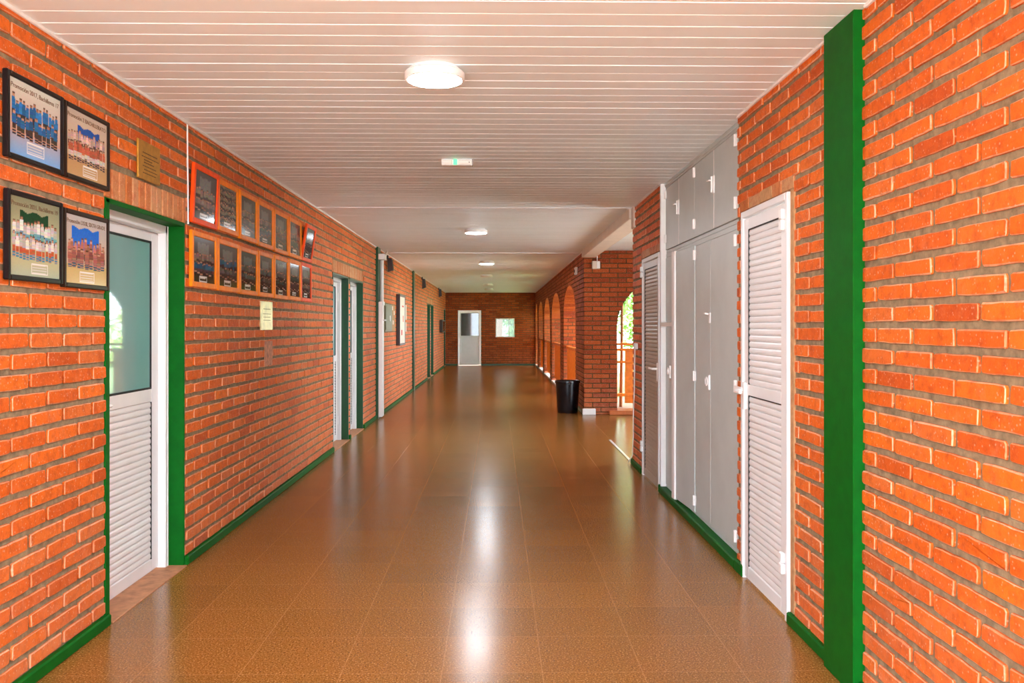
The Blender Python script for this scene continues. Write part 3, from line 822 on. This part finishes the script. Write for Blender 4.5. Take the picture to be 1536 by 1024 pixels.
black = [
 (3.270, 3.697, 2.056, 2.386, BLACKF, S(ground=(.36,.33,.36), ground2=(.16,.36,.66), hz=.30, wall=(.52,.30,.22), sky=(.56,.58,.50), rows=[(.40,.36,14,(.02,.16,.42),(.03,.03,.03),(.03,.03,.03)),(.26,.30,11,(.02,.12,.30),(.06,.04,.03),(.02,.02,.03))], box=(.34,.66,.08,.22)),
  'Promoción 2017, Bachilleres 17', 'black framed team photo with players in blue shirts'),
 (3.703, 4.132, 2.055, 2.381, BROWNF, S(ground=(.42,.24,.10), ground2=(.46,.27,.12), hz=.30, wall=(.52,.36,.22), sky=(.50,.40,.32), flag=(.28,.80,.55,.80,flag), rows=[(.42,.28,15,(.62,.40,.34),(.10,.04,.03),(.04,.03,.03)),(.24,.30,14,(.45,.10,.05),(.55,.45,.40),(.05,.04,.04))], box=(.40,.74,.06,.20)),
  'Promoción 2 BACHILLERATO', 'brown framed group photo beside the brass plaque'),
 (3.275, 3.690, 1.595, 1.939, BLACKF, S(ground=(.45,.40,.20), ground2=(.36,.42,.30), hz=.28, wall=(.44,.46,.26), sky=(.20,.20,.12), flag=(.20,.76,.52,.84,(.01,.05,.02)), rows=[(.42,.30,13,(.62,.58,.54),(.12,.30,.36),(.03,.03,.03)),(.23,.30,14,(.60,.55,.50),(.45,.10,.04),(.05,.20,.30))], box=(.42,.74,.05,.17)),
  'Promoción 2021, Bachilleres 19', 'black framed group photo with players in white shirts and a dark green board'),
 (3.697, 4.128, 1.586, 1.924, BROWNF, S(ground=(.48,.36,.14), ground2=(.55,.40,.18), hz=.28, wall=(.50,.38,.26), sky=(.40,.36,.34), flag=(.16,.80,.50,.84,(.01,.12,.50)), rows=[(.26,.40,12,(.42,.16,.10),(.10,.06,.05),(.18,.08,.06)),(.24,.28,9,(.30,.11,.08),(.34,.16,.12),(.04,.10,.14))], box=(.34,.68,.04,.18)),
  'Promoción LXXII, SIXTH GRADE', 'brown framed group photo with a large blue banner')]
for i, (a, b, c, d_, fm, sp, ti, lab) in enumerate(black):
    framed('picture_frame', a, b, c, d_, .021, fm, sp, 11 + i, lab, 'four dark framed photos beside the glazed door', 110, title=ti)
orange_top = [(5.235, 5.705, 2.047, 2.408), (5.725, 6.175, 2.052, 2.396), (6.21, 6.66, 2.046, 2.395), (6.68, 7.14, 2.040, 2.392), (7.17, 7.65, 2.036, 2.388), (7.68, 8.16, 2.038, 2.386), (8.17, 8.59, 2.042, 2.39)]
orange_bot = [(5.235, 5.705, 1.658, 2.002), (5.72, 6.20, 1.655, 2.0), (6.205, 6.675, 1.651, 1.994), (6.70, 7.14, 1.651, 2.003), (7.17, 7.655, 1.650, 2.009), (7.67, 8.135, 1.655, 2.017), (8.145, 8.60, 1.656, 2.024)]
ordn = ['first', 'second', 'third', 'fourth', 'fifth', 'sixth', 'seventh']
def ospec(k, row):
    rn = random.Random(40 + k + 20 * row)
    q = rn.random()
    gr = lerp((.05, .035, .02), (.07, .07, .02), q) if row else lerp((.07, .05, .03), (.05, .05, .04), q)
    wl = lerp((.08, .05, .05), (.03, .05, .04), q); sk = lerp((.12, .10, .10), (.06, .08, .07), q)
    tops = [(.24, .17, .14), (.03, .12, .20), (.12, .12, .10), (.10, .14, .12), (.16, .12, .10), (.06, .10, .08), (.10, .06, .06)]
    sp = S(ground=gr, ground2=gr, hz=.30, wall=wl, sky=sk, rows=[(.36, .28, 8, tops[k] if row else tuple(x * 1.1 for x in (.20, .16, .13)), (.05, .03, .03), (.03, .02, .02)), (.18, .26, 7, tops[(k + row) % 7], (.08, .05, .05), (.02, .02, .03))], box=(.30, .62, .05, .14))
    sp['flag'] = (.22, .72, .62, .88, lerp((.22, .20, .19), (.12, .16, .15), q))
    if not row and k == 1:
        sp['rows'] = [(.08 + .155 * j, .15, 13, (.20, .17, .12), (.03, .025, .02), (.03, .02, .02)) for j in (5, 4, 3, 2, 1, 0)]; sp.pop('flag')
    return sp
for k, q in enumerate(orange_top):
    lab = {0: 'bright red framed class photo, first in the upper row by the green reveal', 6: 'red framed class photo leaning forward at the far end of the upper row'}.get(k, 'orange framed class photo, %s from the green door reveal in the upper row' % ordn[k])
    framed('picture_frame', *q, .034, REDF if k in (0, 6) else ORANGEF, ospec(k, 0), 60 + k, lab, 'orange framed class photos on the left wall', 56, lean={0: .045, 6: .15}.get(k, 0))
for k, q in enumerate(orange_bot):
    lab = 'red orange framed class photo at the far end of the lower row' if k == 6 else 'orange framed class photo, %s from the green door reveal in the lower row' % ordn[k]
    framed('picture_frame', *q, .034, REDF if k == 6 else ORANGEF, ospec(k, 1), 80 + k, lab, 'orange framed class photos on the left wall', 56)

# ------------------------------------------------------------------ plaques and small things on the left wall
def plaque(name, y0, y1, z0, z1, m, lines, label):
    r = thing(name, (XL, (y0 + y1) / 2, z0), label, 'plaque')
    obj('plate', MB().box(XL + .0, XL + .010, y0, y1, z0, z1, .002), m, r)
    l = MB(); rr = random.Random(3)
    for (f0, f1, fz, hh) in lines:
        y = y0 + (y1 - y0) * f0; e = y0 + (y1 - y0) * f1
        while y < e:
            n = min(e, y + rr.uniform(.010, .024)); l.box(XL + .0095, XL + .0106, y, n, z0 + (z1 - z0) * fz, z0 + (z1 - z0) * fz + hh); y = n + .004
    obj('engraved_text', l, ENGR, r)
    for a in (y0 + .012, y1 - .012):
        for b in (z0 + .012, z1 - .012):
            obj('screw', MB().lathe(a, b, [(.0001, XL + .0095), (.004, XL + .0095), (.003, XL + .013), (.0001, XL + .013)], 10, axis='x', cap0=False, cap1=False), m, r)
    return r
plaque('wall_plaque', 4.482, 4.772, 2.186, 2.387, BRASS, [(.2, .85, .68, .006), (.15, .92, .58, .005), (.25, .62, .50, .006), (.25, .70, .43, .006), (.2, .8, .34, .005), (.25, .85, .25, .005), (.2, .8, .16, .005)], 'brown brass plaque with engraved lines above the glazed door')
plaque('wall_plaque', 6.80, 7.15, 1.390, 1.618, GOLD, [(.2, .8, .72, .005), (.15, .85, .55, .004), (.2, .8, .44, .004), (.2, .8, .33, .004)], 'shiny gold plaque on bricks below the orange frames')
pp = tag(obj('weathered_label', MB().box(XL - .002, XL + .004, 6.935, 7.17, 1.10, 1.30, .002), simple('faded label', (.52, .22, .12), .7, .4, 25)), 'faded pale label stuck to bricks under the gold plaque', 'label')
c = MB().tube([(XL + .006, 5.200, 2.625), (XL + .006, 5.202, 2.45), (XL + .006, 5.207, 2.30), (XL + .006, 5.212, 2.03)], .0045)
tag(obj('hanging_cable', c, PVC, None, True), 'thin white cable running up bricks beside the red frame', 'cord')

# white trunking on the second left pillar
r = thing('pipe_duct', (XL + .06, 13.42, 0), 'white vertical pipe duct with junction box on the far green pillar', 'pipe')
px = XL + .037
obj('duct', MB().box(px, px + .062, 13.30, 13.50, .03, 1.79, .006), PVC, r)
obj('pipe', MB().tube([(px + .034, 13.45, 1.78), (px + .034, 13.45, 2.45)], .030, 16), PVC, r, True)
obj('collar', MB().box(px, px + .07, 13.34, 13.53, 1.74, 1.80, .006), PVC, r)
obj('clip', MB().box(px + .05, px + .10, 13.38, 13.47, 1.50, 1.525, .004), PVC, r)
obj('junction_box', MB().box(px, px + .095, 13.30, 13.55, 2.44, 2.53, .006), PVC, r)
obj('elbow', MB().tube([(px + .05, 13.55, 2.50), (px + .05, 13.75, 2.53), (px + .05, 13.9, 2.6), (px + .05, 14.0, 2.633)], .018, 12), PVC, r, True)
# speakers
def speaker(y, z0, z1, label):
    r = thing('wall_speaker', (XL, y, z0), label, 'speaker', 'dark speakers high on the left wall')
    obj('bracket', MB().box(XL, XL + .03, y + .03, y + .09, z1 - .02, z1 + .05, .003), BLACKB, r)
    m = MB(); m.hexa([(XL + .02, y, z0), (XL + .11, y, z0 + .03), (XL + .11, y + .14, z0 + .03), (XL + .02, y + .14, z0), (XL + .02, y, z1), (XL + .085, y, z1), (XL + .085, y + .14, z1), (XL + .02, y + .14, z1)])
    obj('case', m, BLACKB, r)
    m = MB(); m.hexa([(XL + .112, y + .012, z0 + .045), (XL + .114, y + .012, z0 + .045), (XL + .114, y + .128, z0 + .045), (XL + .112, y + .128, z0 + .045), (XL + .089, y + .012, z1 - .015), (XL + .091, y + .012, z1 - .015), (XL + .091, y + .128, z1 - .015), (XL + .089, y + .128, z1 - .015)])
    obj('grille', m, RUBBER, r)
speaker(14.55, 2.33, 2.56, 'dark speaker high on the wall just beyond the white pipe duct')
speaker(21.3, 2.34, 2.58, 'dark speaker high on the wall beyond the second dark pillar')
speaker(27.4, 2.34, 2.59, 'dark speaker highest up nearest the end wall')
# electrical panel, boards and papers
r = thing('electrical_panel', (XL, 14.6, 1.33), 'olive metal electrical panel beside the white pipe duct', 'panel')
obj('case', MB().box(XL, XL + .035, 14.14, 15.05, 1.33, 1.785, .006), OLIVE, r)
dd = obj('door', MB().box(XL + .035, XL + .044, 14.18, 15.01, 1.36, 1.755, .004), OLIVE, r)
obj('latch', MB().box(XL + .044, XL + .058, 14.62, 14.68, 1.50, 1.60, .004), STEEL, dd)
r = thing('cork_board', (XL, 15.35, 1.335), 'small brown cork board beyond the olive electrical panel', 'board')
obj('board', MB().box(XL, XL + .018, 15.08, 15.66, 1.335, 1.79, .004), CORK, r)
for (a, b) in ((15.2, 1.70), (15.45, 1.62), (15.3, 1.45)): obj('note', MB().box(XL + .018, XL + .020, a, a + .12, b, b + .07), PAPER, r)
r = thing('notice_case', (XL, 16.4, 1.06), 'tall notice case with dark sides and pinned white papers', 'notice board')
m = MB(); x1 = XL + .07
m.box(XL, x1, 15.98, 16.02, 1.06, 2.01, .004); m.box(XL, x1, 16.90, 16.94, 1.06, 2.01, .004); m.box(XL, x1, 16.02, 16.90, 1.06, 1.10, .004); m.box(XL, x1, 16.02, 16.90, 1.97, 2.01, .004); m.box(XL, XL + .02, 16.02, 16.9, 1.1, 1.97)
obj('frame', m, BLACKB, r)
obj('notice_sheet', MB().box(XL + .056, XL + .062, 16.02, 16.90, 1.10, 1.97, .001), PAPER, r)
for (a, b, c, dd_) in ((16.25, 1.25, .2, .10), (16.55, 1.5, .12, .12), (16.4, 1.78, .3, .03)):
    tag(obj('printed_mark', MB().box(XL + .062, XL + .0635, a, a + c, b, b + dd_), REDP, r), 'red printed mark')
for (a, b, c, e, lb_) in ((17.10, 17.40, 1.60, 1.84, 'pale paper on bricks beyond the notice case, upper sheet nearer the case'), (17.44, 17.80, 1.55, 1.85, 'pale paper on bricks beyond the notice case, upper sheet nearer the dark pillar'),
                          (17.12, 17.42, 1.32, 1.56, 'pale paper on bricks beyond the notice case, lower sheet nearer the case'), (17.48, 17.76, 1.31, 1.50, 'pale paper on bricks beyond the notice case, lower sheet nearer the dark pillar')):
    tag(obj('paper_notice', MB().box(XL - .001, XL + .003, a, b, c, e), PAPER), lb_, 'paper', 'papers taped beyond the notice case')
r = thing('display_box', (XL, 28.6, 1.21), 'dark framed display box near the far left corner', 'box')
obj('frame', MB().box(XL, XL + .10, 28.0, 29.4, 1.21, 1.62, .01), BLACKB, r)
obj('front_panel', MB().box(XL + .10, XL + .104, 28.1, 29.3, 1.25, 1.58, .001), DARKG, r)

# ------------------------------------------------------------------ ceiling lamps
LP = [(-.293, 4.10, 1), (-.259, 10.82, 1), (-.19, 16.2, 1), (-.24, 20.4, 0), (-.245, 24.7, 0), (-.255, 27.95, 0)]
LLAB = ['large round lit ceiling lamp nearest the entrance', 'round lit ceiling lamp between the two white ceiling strips', 'round lit ceiling lamp just beyond the second ceiling strip', 'unlit round ceiling lamp next beyond the last lit lamp',
        'unlit round ceiling lamp between two other unlit lamps', 'unlit round ceiling lamp closest to the end wall']
first = None
def lamp_proto():
    r = thing('ceiling_light', (0, 0, 0), 'x', 'lamp', 'round lamps along the corridor ceiling')
    obj('base_plate', MB().lathe(0, 0, [(.118, .0), (.118, -.016)], 48), PVC, r, True)
    obj('rim', MB().lathe(0, 0, [(.120, -.017), (.136, -.018), (.142, -.024), (.142, -.048), (.139, -.055), (.128, -.057), (.124, -.052)], 56, cap1=False), PVC, r, True)
    obj('diffuser', MB().lathe(0, 0, [(.1275, -.053), (.127, -.058), (.10, -.0605), (.05, -.0625), (.001, -.063)], 56, cap0=False, cap1=True), DIFF, r, True)
    return r
proto = lamp_proto()
for i, (x, y, on) in enumerate(LP):
    o = proto if i == 0 else copy_tree(proto)
    o.location = (x, y, ZC + .001); o['label'] = LLAB[i]
    if not on:
        for ch in o.children:
            if ch.name.startswith('diffuser'):
                ch.data = ch.data.copy(); ch.data.materials[0] = DIFFOFF
# emergency light
r = thing('exit_sign', (-.288, 6.33, ZC), 'small white emergency exit light with green sign on the ceiling', 'light')
obj('case', MB().box(-.402, -.175, 6.30, 6.38, ZC - .046, ZC + .001, .006), PVC, r)
tag(obj('exit_pictogram', MB().box(-.315, -.288, 6.296, 6.302, ZC - .044, ZC - .003, .001), GRNL, r), 'green exit pictogram')
for a, b in ((-.396, -.325), (-.278, -.181)): obj('lens', MB().box(a, b, 6.297, 6.302, ZC - .040, ZC - .010, .003), simple('frosted lens', (.86, .82, .76), .25, .02) if a < -.35 else MATS['frosted lens'], r)
obj('test_button', MB().lathe(-.200, ZC - .025, [(.004, 6.297), (.004, 6.293)], 10, axis='y'), RUBBER, r)

# ------------------------------------------------------------------ right side small things
c = MB()
r = thing('wall_socket', (XR, 8.62, 1.18), 'small white socket with a hanging white cable at the wall corner', 'socket')
obj('box', MB().box(XR - .028, XR + .0, 8.56, 8.68, 1.19, 1.25, .005), PVC, r)
obj('cable', MB().tube([(XR - .016, 8.66, 1.20), (XR - .012, 8.70, 1.05), (XR - .010, 8.73, .80), (XR - .012, 8.78, .55), (XR - .010, 8.80, .30), (XR - .014, 8.84, .10), (XR - .04, 8.95, .012)], .006), PVC, r, True)
r = thing('junction_box', (1.59, YB, 2.33), 'cream junction box on the recess back wall under the beam', 'box')
obj('case', MB().box(1.525, 1.655, YB - .07, YB, 2.335, 2.462, .008), CREAM, r)
obj('cover', MB().box(1.60, 1.65, YB - .078, YB - .068, 2.345, 2.452, .004), PVC, r)
obj('conduit', MB().tube([(1.61, YB - .03, 2.46), (1.61, YB - .03, 2.56), (1.575, YB - .03, 2.57)], .008), PVC, r, True)
r = thing('alarm_box', (XR, 15.1, 2.31), 'small white alarm box high on the first arcade pier', 'box')
obj('case', MB().box(XR - .045, XR, 14.98, 15.16, 2.315, 2.445, .008), PVC, r)
obj('lens', MB().lathe(15.07, 2.38, [(.03, XR - .045), (.026, XR - .055), (.001, XR - .058)], 16, axis='x', cap1=False), RUBBER, r, True)
tag(obj('white_block', MB().box(1.375, 1.585, YB - .05, YB + .0, 0.0, .098, .006), LIMEW), 'low white block at the foot of the brick pier beside the bin', 'block')

# bin
r = thing('trash_bin', (1.165, 14.25, 0), 'black plastic trash bin standing by the corner of the brick pier', 'bin')
m = MB().lathe(1.165, 14.25, [(.001, 0.0), (.163, 0.0), (.168, .012), (.196, .49), (.190, .49), (.160, .02), (.001, .02)], 48, cap0=False, cap1=False)
obj('body', m, BIN, r, True)
obj('rim', MB().lathe(1.165, 14.25, [(.194, .485), (.206, .488), (.208, .50), (.206, .525), (.198, .528), (.190, .52), (.190, .49)], 48, cap0=False, cap1=False), BIN, r, True)
obj('bag_liner', MB().lathe(1.165, 14.25, [(.189, .524), (.187, .40), (.17, .20), (.001, .19)], 40, cap0=False, cap1=False), RUBBER, r, True)
for s in (-1, 1):
    obj('handle', MB().box(1.165 - .035, 1.165 + .035, 14.25 + s * .205, 14.25 + s * .225, .47, .50, .006), BIN, r)

# ------------------------------------------------------------------ balustrades
glab = ['orange slatted railing in the first arch of the arcade beside the bin', 'orange slatted railing in the second arch of the arcade', 'orange slatted railing in the third arch of the arcade', 'orange slatted railing in the fourth arch of the arcade', 'orange slatted railing in the last arch beside the end wall']
for i, (a, b) in enumerate(ARC):
    r = thing('railing', (XR + .085, (a + b) / 2, 0), glab[i], 'railing', 'orange railings of the arcade')
    obj('top_rail', MB().box(XR + .050, XR + .130, a + .002, b - .012, .955, 1.01, .008), WOODO, r)
    m = MB().box(XR + .075, XR + .105, a + .002, b - .012, .12, .18, .006)
    obj('bottom_rail', m, WOODO, r)
    n = int((b - a) / .088)
    for k in range(n):
        y = a + .02 + k * (b - a - .05) / n
        obj('slat', MB().box(XR + .072, XR + .094, y, y + .048, .10, .96, .004), WOODO, r)
r = thing('balustrade', (2.7, 15.2, .07), 'orange board balustrade outside the arch of the recess', 'railing')
yb = 15.2
for nm, z0, z1, t in (('top_rail', 1.085, 1.125, .09), ('middle_rail', .985, 1.03, .05), ('middle_rail', .77, .81, .04), ('bottom_rail', .19, .24, .04)):
    obj(nm, MB().box(1.75, 4.6, yb - t / 2 - .02, yb + t / 2 + .03, z0, z1, .006), WOODO, r)
x = 1.97
while x < 4.5:
    obj('board', MB().box(x, x + .15, yb - .022, yb + .002, .07, 1.0, .005), WOODO, r); x += .28
for xp in (2.235, 2.62, 3.05, 3.55):
    p = tag(obj('timber_pole', MB().tube([(xp - .02, yb + .25, -.10), (xp, yb + .25, 1.3), (xp + .012, yb + .25, 3.2)], [.03, .026, .02], 12), POLE, None, True),
        {2.235: 'slim brown timber pole seen at the edge of the recess arch'}.get(xp, 'slim brown timber pole behind the balustrade, hidden from the corridor'), 'pole', 'timber poles outside the recess')

# ------------------------------------------------------------------ outdoors
g = MB().box(-60, 60, -60, 110, -.25, -.125)
struct('ground', g, YARD)
struct('terrain', MB().box(XR + TA + .02, 40, 17.5, 60, -.13, -.10), LAWN)
struct('path', MB().box(XR + TA + .0, 5.0, YB + .28, 17.4, -.13, -.02), simple('veranda tiles', (.34, .22, .15), .6, .15, 5, .3))
def tree(x, y, h, cr, cz, n, m, label, seed, lw=.11, zs=1.0):
    rn = random.Random(seed)
    r = thing('tree', (x, y, -.12), label, 'tree', 'trees outside the arcade')
    t = MB(); t.tube([(x, y, -.12), (x + .05, y, h * .3), (x - .05, y + .05, h * .6), (x, y, h * .9)], [.13, .10, .07, .03], 10)
    for k in range(6):
        a = rn.uniform(0, 2 * PI); z = h * rn.uniform(.35, .7)
        t.tube([(x, y, z), (x + math.cos(a) * cr * .4, y + math.sin(a) * cr * .4, z + .35), (x + math.cos(a) * cr * .75, y + math.sin(a) * cr * .75, z + .6)], [.05, .03, .012], 6)
    obj('trunk', t, BARK, r, True)
    c = MB()
    cl = [(rn.uniform(-1, 1), rn.uniform(-1, 1), rn.uniform(-1, 1)) for _ in range(40)]
    cl = [q for q in cl if sum(v * v for v in q) < 1.1]
    for k in range(n):
        q = cl[k % len(cl)]
        p = Vector((x + q[0] * cr * .8 + rn.gauss(0, cr * .16), y + q[1] * cr * .8 + rn.gauss(0, cr * .16), cz + (q[2] * .8 + rn.gauss(0, .16)) * cr * zs))
        if p.z < -.1: continue
        d = Vector((rn.gauss(0, 1), rn.gauss(0, 1), rn.gauss(0, .6))).normalized(); s_ = d.cross(Vector((rn.gauss(0, 1), rn.gauss(0, 1), rn.gauss(0, 1)))).normalized()
        L = lw * rn.uniform(.7, 1.4)
        c.add([p - d * L, p + s_ * L * .45, p + d * L, p - s_ * L * .45], [(0, 1, 2, 3)])
    me = obj('crown', c, m, r); return r
tree(4.75, 26.5, 3.4, 1.75, 2.3, 4200, LEAF, 'light green leafy tree seen through the recess arch', 1)
tree(7.2, 30.0, 3.0, 1.9, 1.2, 3000, LEAFY, 'yellow green bushy tree right of the light green tree outside', 2)
tree(9.6, 26.0, 2.4, 1.7, .9, 2600, LEAF, 'low green tree farthest right outside the recess', 3)
tree(11.2, 33.0, 3.0, 2.2, 1.2, 2600, LEAFY, 'broad pale tree farthest behind outside the recess', 4)
tree(.95, 39.5, 3.2, 1.1, 1.7, 1500, LEAF, 'green tree seen through the end wall window', 5)
struct('exterior_wall', MB().box(-3.2, .24, 36.0, 36.3, -.13, 2.2), simple('pink render', (.40, .22, .15), .85, .08, 3))
struct('exterior_wall', MB().box(12.5, 24, 40.0, 40.4, -.13, 1.3), LIMEW)

# ------------------------------------------------------------------ light: a bright hazy sky, plus the ceiling lamps
wld = bpy.data.worlds.new('hazy sky'); scene.world = wld; wld.use_nodes = True
nt = wld.node_tree; bg = nt.nodes['Background']
tc = N(nt, 'ShaderNodeTexCoord'); sp_ = N(nt, 'ShaderNodeSeparateXYZ'); nt.links.new(tc.outputs['Generated'], sp_.inputs[0])
nt.links.new(ramp(nt, sp_.outputs['Z'], [(0.0, (.37, .42, .47)), (0.25, (.56, .64, .73)), (0.5, (.72, .84, .98)), (1.0, (.84, 1.02, 1.22))]), bg.inputs['Color'])
bg.inputs['Strength'].default_value = 10.5
sl = bpy.data.lights.new('sun', 'SUN'); sl.energy = 7; sl.angle = math.radians(1.0); sl.color = (.95, 1.0, 1.03)
so = bpy.data.objects.new('sun', sl); COL.objects.link(so); so.location = (0, -8, 20)
so.rotation_euler = Vector((.03, .27, -1.0)).to_track_quat('-Z', 'Y').to_euler()

# ------------------------------------------------------------------ camera
cam = bpy.data.cameras.new('camera'); co = bpy.data.objects.new('camera', cam); COL.objects.link(co)
cam.sensor_width = 36.0; cam.lens = 1300 / 1536 * 36.0
cam.shift_y = -(512 - 489) / 1536; cam.clip_end = 300; cam.clip_start = .05
co.location = (0, 0, CAMZ); co.rotation_euler = (PI / 2, 0, -0.0176)
scene.camera = co
vs_ = scene.view_settings
vs_.view_transform = 'Standard'; vs_.look = 'None'; vs_.exposure = 1.50; vs_.gamma = 1.0; vs_.use_curve_mapping = False
scene.cycles.use_denoising = True
scene.cycles.max_bounces = 10; scene.cycles.diffuse_bounces = 6; scene.cycles.glossy_bounces = 5
